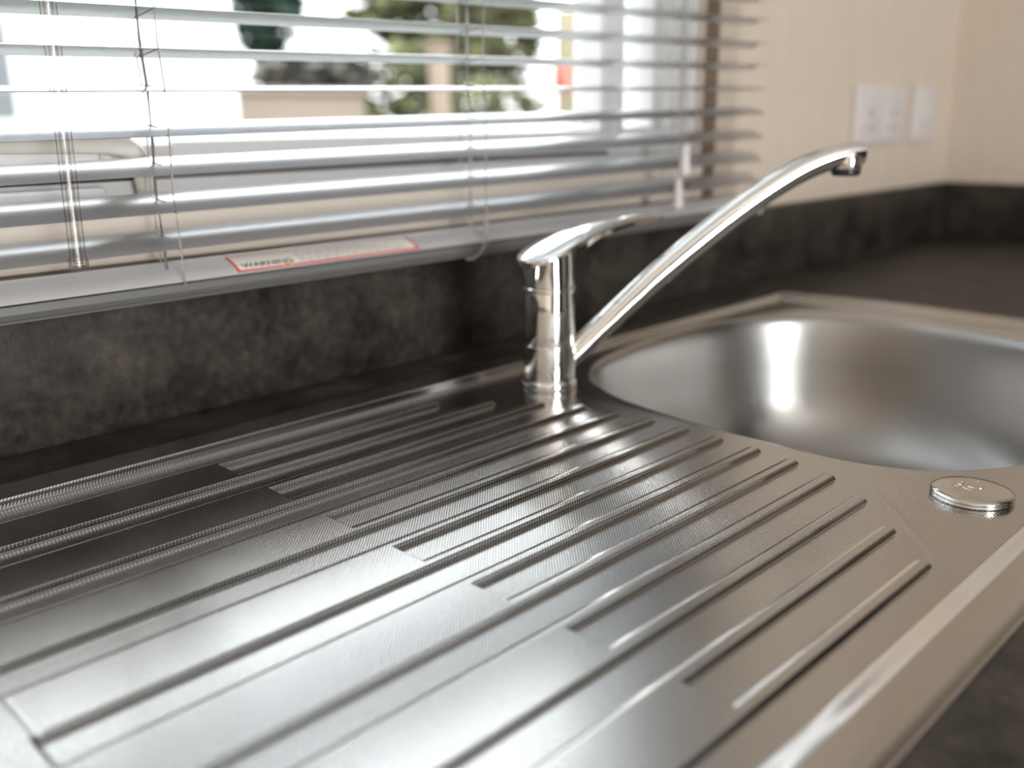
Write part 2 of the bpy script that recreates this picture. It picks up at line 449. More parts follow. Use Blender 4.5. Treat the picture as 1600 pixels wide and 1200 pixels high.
for v in (0.0268, 0.0270, 0.0271, 0.0297, 0.0299, 0.0303, 0.0320, -0.3970, -0.3973, -0.4092, -0.4096, -0.4120, -0.4160, 0.0054, 0.0058, 0.0062, 0.0066, 0.007, 0.012, 0.017, 0.022, 0.046, 0.05): ylines.add(v)
ylines = np.array(sorted(v for v in ylines if SY0 <= v <= SY1))
ylines = ylines[np.concatenate([[True], np.diff(ylines) > 0.00006])]
ylines = np.array(sorted(set(ylines) | {round(v, 5) for v in np.arange(-0.3930, -0.305, 0.0020)})); ylines = ylines[np.concatenate([[True], np.diff(ylines) > 0.00006])]
XM = 0.2468                                                    # drainer grid stops here, bowl surround begins
xl = set(np.round(np.arange(SX0, XM, 0.004), 5)) | set(np.round(np.arange(0.125, 0.235, 0.002), 5))
for e in ENDS:
    for o in (-0.0075, -0.0045, -0.0036, -0.0030, -0.0026, -0.0022, -0.0018, -0.0014, -0.0011, -0.0009, -0.0007, -0.0005, -0.0003, -0.0001, 0.0, 0.0001, 0.0006, 0.002): xl.add(round(e + XO + o, 5))
for o in (-0.0075, -0.0045, -0.0036, -0.0030, -0.0026, -0.0022, -0.0018, -0.0014, -0.0011, -0.0009, -0.0007, -0.0005, -0.0003, -0.0001, 0.0, 0.0001, 0.0006, 0.002): xl.add(round(SHORT + o, 5))
for o in (-0.003, -0.0026, -0.002, -0.0015, -0.001, -0.0005, 0.0, 0.0003, 0.0007, 0.0011, 0.0015, 0.0019, 0.0022, 0.0026, 0.0035, 0.0055): xl.add(round(LONG + o, 5))
for k in range(9): xl.add(round(SX0 + 0.0085 * k / 8, 5)); xl.add(round(-0.2500 - 0.008 * k / 8, 5))
xl.add(XM)
xl = np.array(sorted(v for v in xl if SX0 <= v <= XM))
keep = np.concatenate([[True], np.diff(xl) > 0.00009]); keep[-1] = True
xl = xl[keep]

sink = empty('kitchen_sink', (0.268, -0.18, 0.002))
tag(sink, 'stainless steel inset sink with ribbed drainer and one bowl', 'sink')

def grid_mesh(xs, ys, zf):
    X, Y = np.meshgrid(xs, ys)
    Z = zf(X, Y)
    nx, ny = len(xs), len(ys)
    V = np.stack([X.ravel(), Y.ravel(), Z.ravel()], 1)
    I = np.arange(nx * ny).reshape(ny, nx)
    Fq = np.stack([I[:-1, :-1].ravel(), I[:-1, 1:].ravel(), I[1:, 1:].ravel(), I[1:, :-1].ravel()], 1)
    return V, Fq
V1, F1 = grid_mesh(xl, ylines, deck_z)
Vs, Fs = [V1], [F1]; off = len(V1)
# strips of rim behind and in front of the bowl, running on to the right edge
def rim_strip_z(x, y):
    z = zr(y) * ramp_((y - 0.0272) / 0.0024) + ZR * ramp_((-0.3975 - y) / 0.0115)
    xr = zr(y) * sstep((x - 0.727) / 0.010)
    z = np.maximum(z, xr)
    e = np.minimum(np.minimum(SY1 - y, y - SY0), SX1 - x)
    return z - (zr(y) - 0.0014) * (1 - np.clip(e / 0.0085, 0, 1)) ** 2
xr_ = np.array(sorted(set([XM] + list(np.round(np.linspace(0.26, 0.70, 23), 5)) + list(np.round(np.linspace(0.727, 0.737, 11), 5)) + list(np.round(np.linspace(SX1 - 0.0085, SX1, 9), 5)))))
YT, YBm = 0.0235, -0.3940
for ys in (ylines[ylines >= YT], ylines[ylines <= YBm]):
    yy = np.array(sorted(set(ys) | ({YT} if ys[0] > -0.1 else {YBm})))
    a, b = grid_mesh(xr_, yy, rim_strip_z); Vs.append(a); Fs.append(b + off); off += len(a)
XQ = 0.722
a, b = grid_mesh(np.array([XQ] + [v for v in xr_ if v >= 0.727]), np.linspace(YBm, YT, 30), rim_strip_z); Vs.append(a); Fs.append(b + off); off += len(a)
# bowl rim curve
RIM = [(0.2505, -0.232), (0.2525, -0.177), (0.2608, -0.115), (0.2696, -0.083), (0.2835, -0.054), (0.297, -0.034), (0.330, -0.010), (0.368, 0.0035), (0.44, 0.0175), (0.545, 0.0150), (0.616, -0.016), (0.662, -0.066), (0.685, -0.130), (0.689, -0.194), (0.680, -0.258), (0.655, -0.318), (0.605, -0.360), (0.52, -0.3855), (0.42, -0.3875), (0.36, -0.380), (0.318, -0.366), (0.281, -0.3425), (0.260, -0.311), (0.251, -0.275)]
def catmull(pts, n):
    out = []; m = len(pts)
    for i in range(m):
        p0, p1, p2, p3 = (np.array(pts[(i + k - 1) % m]) for k in range(4))
        for j in range(n):
            u = j / n
            out.append(0.5 * ((2 * p1) + (-p0 + p2) * u + (2 * p0 - 5 * p1 + 4 * p2 - p3) * u * u + (-p0 + 3 * p1 - 3 * p2 + p3) * u ** 3))
    return np.array(out)
rim = catmull(RIM, 8)
for _ in range(14): rim = 0.5 * rim + 0.25 * (np.roll(rim, 1, 0) + np.roll(rim, -1, 0))
NB = len(rim); BC = np.array([0.468, -0.185])
tan_ = np.roll(rim, -1, 0) - np.roll(rim, 1, 0); nrm = np.stack([tan_[:, 1], -tan_[:, 0]], 1); nrm /= np.linalg.norm(nrm, axis=1)[:, None]
if ((rim - BC) * nrm).sum() < 0: nrm = -nrm
# flat surround between rim and its rectangle
rect = []
for p in rim:
    d = p - BC
    tx = ((XQ if d[0] > 0 else XM) - BC[0]) / d[0] if abs(d[0]) > 1e-9 else 1e9
    ty = ((YT if d[1] > 0 else YBm) - BC[1]) / d[1] if abs(d[1]) > 1e-9 else 1e9
    rect.append(BC + d * min(tx, ty))
rect = np.array(rect)
for corner in ((XM, YT), (XM, YBm), (XQ, YT), (XQ, YBm)):
    k = np.argmin(np.linalg.norm(rect - np.array(corner), axis=1)); rect[k] = corner
lip = rim + nrm * 0.0022
ringsV = [np.concatenate([q, np.full((NB, 1), zz)], 1) for q, zz in ((rect, 0.0), (rim + nrm * 0.0024, 0.0), (rim + nrm * 0.0012, -0.0002), (rim, -0.0010))]
rv = np.concatenate(ringsV); fq = []
for k in range(3):
    for i in range(NB):
        j = (i + 1) % NB; fq.append((k * NB + i, k * NB + j, (k + 1) * NB + j, (k + 1) * NB + i))
Vs.append(rv); Fs.append(np.array(fq) + off); off += len(rv)
# skirt closing the outer edge
me = bpy.data.meshes.new('drainer_deck')
V = np.concatenate(Vs); Fa = np.concatenate(Fs)
me.from_pydata(V.tolist(), [], Fa.tolist())
bm = bmesh.new(); bm.from_mesh(me)
bmesh.ops.remove_doubles(bm, verts=bm.verts[:], dist=2e-5)
for f in bm.faces:
    if f.normal.z < 0: f.normal_flip()
bm.to_mesh(me); bm.free()
link_mesh('drainer_deck', me, M_DECK, sink, True)
bm = bmesh.new()
def rrect(x0, x1, y0, y1): return [Vector((x0, y0, 0)), Vector((x1, y0, 0)), Vector((x1, y1, 0)), Vector((x0, y1, 0))]
add_loft(bm, [[p + Vector((0, 0, z)) for p in rrect(SX0 - g, SX1 + g, SY0 - g, SY1 + g)] for z, g in ((0.0014, -0.0002), (0.0012, 0.0008), (0.0009, 0.0012), (0.0004, 0.0009))], cap=False)
from_bm('rim_edge', bm, M_DECK, sink, True, 30)

# bowl
bm = bmesh.new()
prof = [(0.0, -0.0010), (-0.0014, -0.0022), (-0.0030, -0.0050), (-0.0042, -0.0090), (-0.0065, -0.022), (-0.011, -0.050), (-0.017, -0.080), (-0.022, -0.096), (-0.029, -0.112), (-0.039, -0.127), (-0.053, -0.139), (-0.072, -0.147), (-0.10, -0.1515)]
rings = [[Vector((*(rim[i] + nrm[i] * o), z)) for i in range(NB)] for o, z in prof]
last = np.array([(v.x, v.y) for v in rings[-1]])
for sc_, z in ((0.6, -0.154), (0.3, -0.156)):
    rings.append([Vector((*(BC + (p - BC) * sc_), z)) for p in last])
add_loft(bm, rings, cap=False)
bm.faces.new([bm.verts[len(bm.verts) - NB + i] for i in range(NB)] if False else [v for v in list(bm.verts)[-NB:]])
bw = from_bm('bowl', bm, M_BOWL, sink, True, 60)
tag(bw, 'smooth deep rounded sink bowl')

bm = bmesh.new()
lathe(bm, [(0.0440, -0.1556), (0.0445, -0.1540), (0.0425, -0.1530), (0.0380, -0.1542), (0.0330, -0.1550), (0.0120, -0.1552), (0.0100, -0.1500), (0.0040, -0.1480)], Vector((BC[0], BC[1], 0)), 40)
from_bm('waste_strainer', bm, M_CAP, sink, True, 40)
# cap over the spare tap hole
cc = Vector((0.2435, -0.3625, 0))
bm = bmesh.new()
lathe(bm, [(0.0215, 0.0), (0.0221, 0.0006), (0.0221, 0.0014), (0.0217, 0.0018), (0.0219, 0.0021), (0.0222, 0.0027), (0.0218, 0.0036), (0.0208, 0.0043), (0.0185, 0.0050), (0.0140, 0.0057), (0.008, 0.0061), (0.002, 0.0062)], cc, 64)
cap = from_bm('tap_hole_cap', bm, M_CAP, sink, True, 70)
tag(cap, 'round domed steel cap on the drainer corner')
# stamped mark on the cap: short raised strokes
bm = bmesh.new()
def stroke(u0, v0, u1, v1, w=0.0004):
    R = Matrix.Rotation(math.radians(45), 3, 'Z')
    pts = []
    for u, v in ((u0, v0), (u1, v1)):
        q = R @ Vector((u, v, 0)); r = q.length
        pts.append(cc + q + Vector((0, 0, 0.0062 - 4.6 * r * r + 0.0001)))
    tube(bm, pts, (w, 0.00025), 6)
for s in ((-0.006, 0.004, -0.002, 0.0065), (-0.002, 0.0065, 0.0005, 0.004), (0.002, 0.007, 0.003, 0.0035), (0.0045, 0.0065, 0.0045, 0.0035), (0.0045, 0.0035, 0.0075, 0.0035), (-0.003, 0.001, -0.0005, 0.003), (-0.0045, -0.002, -0.001, -0.0065), (0.0065, -0.006, 0.0085, -0.009), (0.0, 0.0085, 0.003, 0.0095)):
    stroke(*s)
mk = from_bm('stamped_mark', bm, M_CHROME, None, True)
mk.parent = cap; mk.matrix_parent_inverse = cap.matrix_world.inverted() if False else Matrix.Translation(-Vector(sink.location)) @ Matrix.Translation(Vector(sink.location))

# ------------------------------------------------------------------ mixer tap
TC = Vector((0.257, -0.026, 0.0))
tap = empty('mixer_tap', TC)
tag(tap, 'chrome single lever mixer tap with long raised swivel spout', 'tap')
bm = bmesh.new()
lathe(bm, [(0.0218, 0.0), (0.0224, 0.0012), (0.0224, 0.0042), (0.0216, 0.0058), (0.0206, 0.0066)], TC, 64)
from_bm('base_flange', bm, M_CHROME, tap, True, 40)
bm = bmesh.new()
lathe(bm, [(0.0202, 0.0060), (0.0209, 0.0072), (0.0210, 0.0088), (0.0210, 0.0335), (0.0208, 0.0350)], TC, 64)
from_bm('swivel_ring', bm, M_CHROME, tap, True, 40)
bm = bmesh.new()
lathe(bm, [(0.0199, 0.0345), (0.0206, 0.0360), (0.0205, 0.045), (0.0201, 0.062), (0.0200, 0.0770), (0.0196, 0.0782)], TC, 64)
from_bm('body', bm, M_CHROME, tap, True, 40)
bm = bmesh.new()
lathe(bm, [(0.0192, 0.0778), (0.0208, 0.0786), (0.0211, 0.0798), (0.0208, 0.0812), (0.0194, 0.0820), (0.0190, 0.0826)], TC, 64)
from_bm('collar', bm, M_CHROME, tap, True, 40)
# spout
SA = math.radians(-38); su = Vector((math.cos(SA), math.sin(SA), 0))
cl = [(0.006, 0.0150), (0.0248, 0.0310), (0.0400, 0.0452), (0.0760, 0.0775), (0.1000, 0.0978), (0.1290, 0.1205), (0.1520, 0.1370), (0.1720, 0.1502), (0.1900, 0.1610), (0.2060, 0.1692), (0.2210, 0.1750), (0.2340, 0.1784), (0.2430, 0.1797), (0.2500, 0.1803), (0.2535, 0.1803)]
def resample(pts, n):
    pts = np.array(pts); s = np.concatenate([[0], np.cumsum(np.linalg.norm(np.diff(pts, axis=0), axis=1))])
    # smooth through a Catmull-Rom of each coordinate
    out = []
    for q in np.linspace(0, s[-1], n):
        i = min(max(np.searchsorted(s, q) - 1, 0), len(pts) - 2)
        u = (q - s[i]) / (s[i + 1] - s[i])
        p0, p1, p2, p3 = pts[max(i - 1, 0)], pts[i], pts[i + 1], pts[min(i + 2, len(pts) - 1)]
        out.append(0.5 * ((2 * p1) + (-p0 + p2) * u + (2 * p0 - 5 * p1 + 4 * p2 - p3) * u * u + (-p0 + 3 * p1 - 3 * p2 + p3) * u ** 3))
    return np.array(out)
cs = resample(cl, 60)
def sp(L, z): return TC + su * L + Vector((0, 0, z))
pts = [sp(*p) for p in cs]
rad = []
for k, (L, z) in enumerate(cs):
    f = min(L / 0.25, 1)
    ra, rb = 0.0108 - 0.0008 * f, 0.0098
    if L > 0.2495: ra *= 0.94; rb *= 0.93
    rad.append((ra, rb))
bm = bmesh.new(); tube(bm, pts, rad, 32)
# outlet collar under the tip
oc = sp(0.2415, 0)
lathe(bm, [(0.0090, 0.1835), (0.0113, 0.1800), (0.0119, 0.1740), (0.0119, 0.1690), (0.0112, 0.1682)], oc, 40)
spt = from_bm('spout', bm, M_CHROME, tap, True, 45)
bm = bmesh.new()
lathe(bm, [(0.0104, 0.1690), (0.0109, 0.1680), (0.0109, 0.1640), (0.0100, 0.1630), (0.0085, 0.1634)], oc, 40)
for k in range(20):
    a = 2 * math.pi * k / 20
    p = oc + Vector((math.cos(a) * 0.0109, math.sin(a) * 0.0109, 0))
    tube(bm, [p + Vector((0, 0, 0.1645)), p + Vector((0, 0, 0.1678))], 0.0006, 6)
ae = from_bm('aerator', bm, M_BLACKPL, None, True, 45); ae.parent = spt
tag(ae, 'black aerator under the spout tip')
# lever handle
HA = math.radians(-6); hu = Vector((math.cos(HA), math.sin(HA), 0)); hv = Vector((-hu.y, hu.x, 0))
Ls = [-0.0268, -0.0262, -0.0248, -0.0225, -0.0206, -0.0198, -0.018, -0.013, -0.007, 0.0, 0.007, 0.013, 0.018, 0.0198, 0.0206, 0.0225, 0.026, 0.032, 0.040, 0.050, 0.062, 0.076, 0.090, 0.104, 0.116, 0.1225, 0.1262, 0.1280]
topL = np.array([-0.0268, -0.012, 0.0, 0.012, 0.026, 0.045, 0.065, 0.09, 0.112, 0.128]); topZ = np.array([0.1045, 0.1098, 0.1142, 0.1182, 0.1222, 0.1262, 0.1290, 0.1308, 0.1310, 0.1302])
botL = np.array([0.0205, 0.0215, 0.024, 0.029, 0.037, 0.050, 0.068, 0.09, 0.128]); botZ = np.array([0.0835, 0.0930, 0.1010, 0.1068, 0.1118, 0.1168, 0.1208, 0.1238, 0.1262])
hwL = np.array([-0.0268, -0.0262, -0.0248, -0.0225, -0.018, -0.010, 0.0, 0.014, 0.030, 0.05, 0.075, 0.10, 0.1160, 0.1225, 0.1262, 0.128])
hwW = np.array([0.0010, 0.0050, 0.0092, 0.0135, 0.0180, 0.0216, 0.0226, 0.0218, 0.0192, 0.0160, 0.0132, 0.0118, 0.0106, 0.0085, 0.0055, 0.0012])
rings = []
for L in Ls:
    T = float(np.interp(L, topL, topZ)); hw = float(np.interp(L, hwL, hwW))
    e = 0.0050 if L < 0.03 else 0.0046 - 0.0014 * (L - 0.03) / 0.1
    if abs(L) <= 0.0204:
        hn = min(math.sqrt(max(0.0205 ** 2 - L * L, 1e-7)), hw * 0.97); B = 0.0828
    elif L < 0:
        hn = hw * 0.6; B = T - e - 0.0006
    else:
        hn = hw * (0.30 + 0.30 * min((L - 0.02) / 0.06, 1)); B = min(float(np.interp(L, botL, botZ)), T - e - 0.0005)
    sec = [(-hn, B), (-hn, T - e - 0.0004), (-hw * 0.93, T - e), (-hw, T - e * 0.65), (-hw * 0.985, T - e * 0.30), (-hw * 0.93, T - 0.0004), (-hw * 0.5, T + 0.0006), (0, T + 0.0008),
           (hw * 0.5, T + 0.0006), (hw * 0.93, T - 0.0004), (hw * 0.985, T - e * 0.30), (hw, T - e * 0.65), (hw * 0.93, T - e), (hn, T - e - 0.0004), (hn, B), (hn * 0.5, B - 0.0001), (-hn * 0.5, B - 0.0001)]
    rings.append([TC + hu * L + hv * w + Vector((0, 0, z)) for w, z in sec])
bm = bmesh.new(); add_loft(bm, rings)
from_bm('lever_handle', bm, M_CHROME, tap, True, 38)

# ------------------------------------------------------------------ venetian blind
BY, BX0, BX1 = 0.092, -0.50, 0.757
blind = empty('venetian_blind', (0.13, BY, 0.095))
tag(blind, 'silver aluminium venetian blind hanging in front of the window', 'blind')
fit = {-1: (0.01998, 0.3253), 0: (0.01988, 0.30304), 1: (0.01643, 0.27966), 2: (0.01582, 0.25551), 3: (0.01321, 0.23238), 4: (0.01364, 0.20766), 5: (0.00965, 0.18396), 6: (0.00733, 0.16001), 7: (0.00579, 0.13548)}
tilts = {-1: 0, 0: -6, 1: -8, 2: -7, 3: 4, 4: 16, 5: 20, 6: 22, 7: 22}
for k in range(-2, -27, -1):
    fit[k] = (0.020, 0.3253 + 0.02335 * (-1 - k)); tilts[k] = {-2: 12, -3: 22}.get(k, 30) + random.uniform(-2, 2)
SW, SAG, STH = 0.0305, 0.0028, 0.0006
LADX = [-0.29, -0.002, 0.284, 0.603]
def slat_section(tilt, n=8):
    up_, lo_ = [], []
    c, s = math.cos(math.radians(tilt)), math.sin(math.radians(tilt))
    for i in range(n + 1):
        u = -0.5 + i / n
        yy, zz = u * SW, SAG * (1 - 4 * u * u) - SAG * 0.5
        up_.append((yy, zz + STH / 2)); lo_.append((yy, zz - STH / 2))
    pts = up_ + lo_[::-1]
    return [(y * c - z * s, y * s + z * c) for y, z in pts]      # front edge (-y) goes down
for k in sorted(fit):
    a, b = fit[k]
    sec = slat_section(tilts[k])
    bm = bmesh.new()
    rings = []
    for x, sc_ in ((BX0, 1), (BX0 + 0.003, 1), (-0.25, 1), (0.0, 1), (0.25, 1), (0.5, 1), (BX1 - 0.006, 1), (BX1 - 0.003, 0.93), (BX1 - 0.0008, 0.75), (BX1, 0.5)):
        rings.append([Vector((x, BY + y * sc_, a * x + b + z * (0.4 + 0.6 * sc_))) for y, z in sec])
    add_loft(bm, rings)
    from_bm('slat', bm, M_ALU, blind, True, 50)

def slat_z(k, x, y=0.0):
    a, b = fit[k]; return a * x + b + y * math.tan(math.radians(tilts[k]))
top_z = fit[-26][1] + 0.02
# cords: front and back ladder strings, rungs, lift cord through the slats
for li, lx in enumerate(LADX):
    for name, yy, dx, r, m in (('ladder_cord', BY - SW / 2 - 0.0008, 0.0035, 0.00055, M_CORD), ('ladder_cord', BY + SW / 2 + 0.0008, 0.0035, 0.00055, M_CORD), ('lift_cord', BY - 0.001, -0.001, 0.0010, M_CORDD if li == 1 else M_CORD)):
        bm = bmesh.new()
        pts = [Vector((lx + dx + 0.0012 * math.sin(j * 1.9 + li), yy + 0.0004 * math.sin(j * 2.3), 0.104 + (top_z - 0.104) * j / 26)) for j in range(27)]
        tube(bm, pts, r, 6)
        from_bm(name, bm, m, blind, True)
    for k in fit:                                               # rungs under each slat, joined per ladder below
        pass
    bm = bmesh.new()
    for k in fit:
        z = slat_z(k, lx) - 0.0012
        tt = math.tan(math.radians(tilts[k]))
        tube(bm, [Vector((lx + 0.0035, BY - SW / 2 - 0.0008, z - tt * SW / 2)), Vector((lx + 0.0035, BY, z)), Vector((lx + 0.0035, BY + SW / 2 + 0.0008, z + tt * SW / 2))], 0.00045, 5)
        # small punched slot lip round the lift cord on top of the slat
        zz = slat_z(k, lx) + 0.0014
        tube(bm, [Vector((lx - 0.0045, BY + 0.002, zz + tt * 0.002)), Vector((lx - 0.001, BY - 0.002, zz - tt * 0.002 + 0.0006)), Vector((lx + 0.002, BY - 0.005, zz - tt * 0.005))], 0.0005, 5)
    tag(from_bm('ladder_rungs', bm, M_CORDD, blind, True), kind='stuff')
# bottom rail
RAIL = [(0.1075, 0.0950), (0.1075, 0.1130), (0.0835, 0.1040), (0.0835, 0.0990), (0.0815, 0.0978), (0.0800, 0.0968), (0.0812, 0.0962), (0.0798, 0.0955), (0.0805, 0.0942)]
bm = bmesh.new()
add_loft(bm, [[Vector((x, y, z)) for y, z in RAIL] for x in (BX0, -0.2, 0.1, 0.4, BX1 - 0.004, BX1)])
rail = from_bm('bottom_rail', bm, M_RAILB, blind, True, 25)
COVER = [(0.1078, 0.1158), (0.1065, 0.1171), (0.1045, 0.1171), (0.1005, 0.1168), (0.0955, 0.1157), (0.0905, 0.1140), (0.0855, 0.1116), (0.0815, 0.1091), (0.0784, 0.1068), (0.0786, 0.1062), (0.0816, 0.1082), (0.0855, 0.1106), (0.0905, 0.1130), (0.0955, 0.1147), (0.1005, 0.1158), (0.1060, 0.1161)]
bm = bmesh.new()
add_loft(bm, [[Vector((x, y, z)) for y, z in COVER] for x in (BX0, -0.2, 0.1, 0.4, BX1 - 0.004, BX1)])
from_bm('rail_cover', bm, M_COVER, blind, True, 40)
box('rail_end_cap', (BX1, 0.0795, 0.0945), (BX1 + 0.004, 0.107, 0.118), M_WHITEPL, blind, 0.001)
box('head_box', (BX0, BY - 0.02, top_z - 0.004), (BX1, BY + 0.019, top_z + 0.026), M_RAIL, blind, 0.001)
# warning sticker bent over the rail's front curve
DOME = np.array([(0.0784, 0.1068), (0.0815, 0.1091), (0.0855, 0.1116), (0.0905, 0.1140), (0.0955, 0.1157), (0.1005, 0.1168), (0.1045, 0.1171)])
dseg = np.concatenate([[0], np.cumsum(np.linalg.norm(np.diff(DOME, axis=0), axis=1))])
def rail_pt(x, s, o=0.0002):
    y = float(np.interp(s, dseg, DOME[:, 0])); z = float(np.interp(s, dseg, DOME[:, 1]))
    y2 = float(np.interp(s + 0.001, dseg, DOME[:, 0])); z2 = float(np.interp(s + 0.001, dseg, DOME[:, 1]))
    d = Vector((0, y2 - y, z2 - z))
    if d.length < 1e-9: d = Vector((0, 1, 0))
    d.normalize(); nrm_ = Vector((0, -d.z, d.y))
    return Vector((x, y, z)) + nrm_ * o
def rail_patch(name, x0, x1, s0, s1, mat, o, parent):
    bm = bmesh.new(); n = 10
    g = [[bm.verts.new(rail_pt(x, s0 + (s1 - s0) * j / n, o)) for j in range(n + 1)] for x in (x0, x1)]
    for j in range(n): bm.faces.new((g[0][j], g[1][j], g[1][j + 1], g[0][j + 1]))
    ob = from_bm(name, bm, mat, None, True)
    ob.parent = parent
    if parent is blind: ob.matrix_parent_inverse = Matrix.Translation(-Vector(blind.location))
    return ob
S0, S1, SXA, SXB = 0.0008, 0.0215, 0.0445, 0.212
stk = rail_patch('warning_sticker', SXA, SXB, S0, S1, M_STICK, 0.00020, blind)
tag(stk, 'white warning sticker with red border')
bw_ = 0.0010
for nm, a in (('red_border', (SXA, SXB, S0, S0 + 0.0018)), ('red_border', (SXA, SXB, S1 - 0.0008, S1)), ('red_border', (SXA, SXA + 0.0022, S0, S1)), ('red_border', (SXB - 0.0022, SXB, S0, S1))):
    rail_patch(nm, *a, M_RED, 0.00032, stk)
def sticker_text(body, x, s, size, mat, name):
    cu = bpy.data.curves.new('lettering', 'FONT'); cu.body = body; cu.size = size; cu.resolution_u = 3
    cu.offset = 0.00012
    tmp = bpy.data.objects.new('lettering', cu); COL.objects.link(tmp)
    bpy.context.view_layer.update()
    m_ = bpy.data.meshes.new_from_object(tmp.evaluated_get(bpy.context.evaluated_depsgraph_get()))
    bpy.data.objects.remove(tmp)
    for v in m_.vertices: v.co = rail_pt(x + v.co.x * 1.22, s + v.co.y, 0.00036)
    m_.materials.clear()
    o = link_mesh(name, m_, mat); o.parent = stk
    return o
sticker_text('WARNING', 0.0505, 0.0046, 0.0072, M_INK, 'lettering')
bm = bmesh.new()
tri = [(0.0800, 0.0010), (0.0925, 0.0010), (0.0862, 0.0045)]
bm.faces.new([bm.verts.new(rail_pt(x, s, 0.00040)) for x, s in tri])
from_bm('hazard_triangle', bm, M_ORANGE).parent = stk
bm = bmesh.new()
rr = random.Random(3)
for row in range(5):
    x = 0.098
    while x < 0.200 - 0.01 * row:
        w = rr.uniform(0.003, 0.009)
        s = 0.0036 + row * 0.0026
        v = [bm.verts.new(rail_pt(px, ps, 0.00036)) for px, ps in ((x, s), (x + w, s), (x + w, s + 0.0010), (x, s + 0.0010))]
        bm.faces.new(v); x += w + 0.0016
from_bm('fine_print', bm, M_INKG).parent = stk
# clear tilt wand
bm = bmesh.new()
a, b = Vector((-0.0570, 0.066, top_z - 0.01)), Vector((-0.0700, 0.066, 0.1262))
tube(bm, [a, a.lerp(b, 0.5), a.lerp(b, 0.955), b], 0.0047, 24)
from_bm('tilt_wand', bm, M_ACRYL, blind, True, 60)
bm = bmesh.new(); tube(bm, [a, b + Vector((0, 0, 0.002))], 0.0024, 16)
from_bm('wand_bore', bm, M_ACRYL, blind, True, 60)
bm = bmesh.new()
lathe(bm, [(0.0054, 0.0), (0.0058, 0.001), (0.0058, 0.006), (0.0050, 0.0075)], b + Vector((0, 0, -0.002)), 12)
wt = from_bm('wand_tip', bm, M_ACRYL, blind, True, 50)
# cord pulls hanging at the right, and the loop of cord under the rail
for px, pz in ((0.5755, 0.151), (0.5648, 0.1165)):
    bm = bmesh.new()
    lathe(bm, [(0.0018, 0.031), (0.0034, 0.028), (0.0050, 0.016), (0.0062, 0.003), (0.0058, 0.0), (0.003, 0.0005)], Vector((px, 0.068, pz)), 20)
    from_bm('cord_pull', bm, M_WHITEPL, blind, True, 50)
    bm = bmesh.new(); tube(bm, [Vector((px, 0.068, pz + 0.028)), Vector((px + 0.004, 0.069, 0.4)), Vector((px + 0.01, 0.072, top_z))], 0.0007, 6)
    from_bm('pull_cord', bm, M_CORD, blind, True)
bm = bmesh.new()
tube(bm, [Vector(p) for p in ((0.2875, 0.0770, 0.135), (0.2860, 0.0762, 0.118), (0.2845, 0.0765, 0.104), (0.2800, 0.0775, 0.0965), (0.2720, 0.0785, 0.0925), (0.2650, 0.0795, 0.0930))], 0.0009, 8)
from_bm('cord_loop', bm, M_CORD, blind, True)

# ------------------------------------------------------------------ wall plates
def wall_plate(name, x0, x1, z0, z1, double, label, cat):
    c = Vector(((x0 + x1) / 2, YB, (z0 + z1) / 2))
    r = empty(name, c); tag(r, label, cat)
    box('plate', (x0, YB - 0.009, z0), (x1, YB - 0.0001, z1), M_WHITEPL, r, 0.0025, 3)
    zc = (z0 + z1) / 2
    if double:
        for sx_ in (-1, 1):
            cx = c.x + sx_ * (x1 - x0) * 0.24
            box('socket_face', (cx - 0.028, YB - 0.0098, z0 + 0.010), (cx + 0.028, YB - 0.0089, zc + 0.012), M_WHITEPL, r, 0.0004)
            bm = bmesh.new()
            add_box(bm, (cx - 0.002, YB - 0.0102, zc - 0.004), (cx + 0.002, YB - 0.0097, zc + 0.006))
            add_box(bm, (cx - 0.013, YB - 0.0102, zc - 0.022), (cx - 0.007, YB - 0.0097, zc - 0.018))
            add_box(bm, (cx + 0.007, YB - 0.0102, zc - 0.022), (cx + 0.013, YB - 0.0097, zc - 0.018))
            from_bm('pin_holes', bm, M_BLACKPL, r)
            box('rocker', (cx - 0.008, YB - 0.0125, z1 - 0.026), (cx + 0.008, YB - 0.0088, z1 - 0.010), M_WHITEPL, r, 0.001)
    else:
        box('rocker', (c.x - 0.011, YB - 0.0125, zc - 0.013), (c.x + 0.011, YB - 0.0088, zc + 0.013), M_WHITEPL, r, 0.001)
        box('rocker_surround', (c.x - 0.020, YB - 0.0096, zc - 0.020), (c.x + 0.020, YB - 0.0089, zc + 0.020), M_WHITEPL, r, 0.0003)
wall_plate('socket_plate', 1.088, 1.258, 0.168, 0.254, True, 'wide white double socket plate on the beige wall above the upstand', 'socket')
wall_plate('switch_plate', 1.297, 1.383, 0.168, 0.254, False, 'narrow white single switch plate beside the right wall corner', 'switch')

# ------------------------------------------------------------------ outside
GZ = -1.5
M_GRASS = material('dark_winter_grass', (0.045, 0.05, 0.035), 0.9)
t = NT(M_GRASS)
t.l(t.ramp(t.noise(1.5, 6), [(0.3, (0.030, 0.036, 0.024)), (0.7, (0.055, 0.058, 0.042))]), t.b.inputs['Base Color'])
M_CARAV = material('white_caravan_panel', (0.85, 0.85, 0.84), 0.45)
M_CWIN = material('dark_caravan_glass', (0.12, 0.13, 0.14), 0.1)
M_CONIF = material('dark_conifer', (0.018, 0.042, 0.027), 0.9)
M_OLIVE = material('olive_foliage', (0.13, 0.135, 0.055), 0.9)
t = NT(M_OLIVE)
t.l(t.ramp(t.noise(1.2, 6, None, 0.7), [(0.3, (0.05, 0.062, 0.022)), (0.5, (0.10, 0.105, 0.045)), (0.7, (0.17, 0.15, 0.075))]), t.b.inputs['Base Color'])
M_SHRUB = material('grey_shrub', (0.085, 0.078, 0.066), 0.9)
M_BARK = material('bark', (0.12, 0.09, 0.07), 0.9)
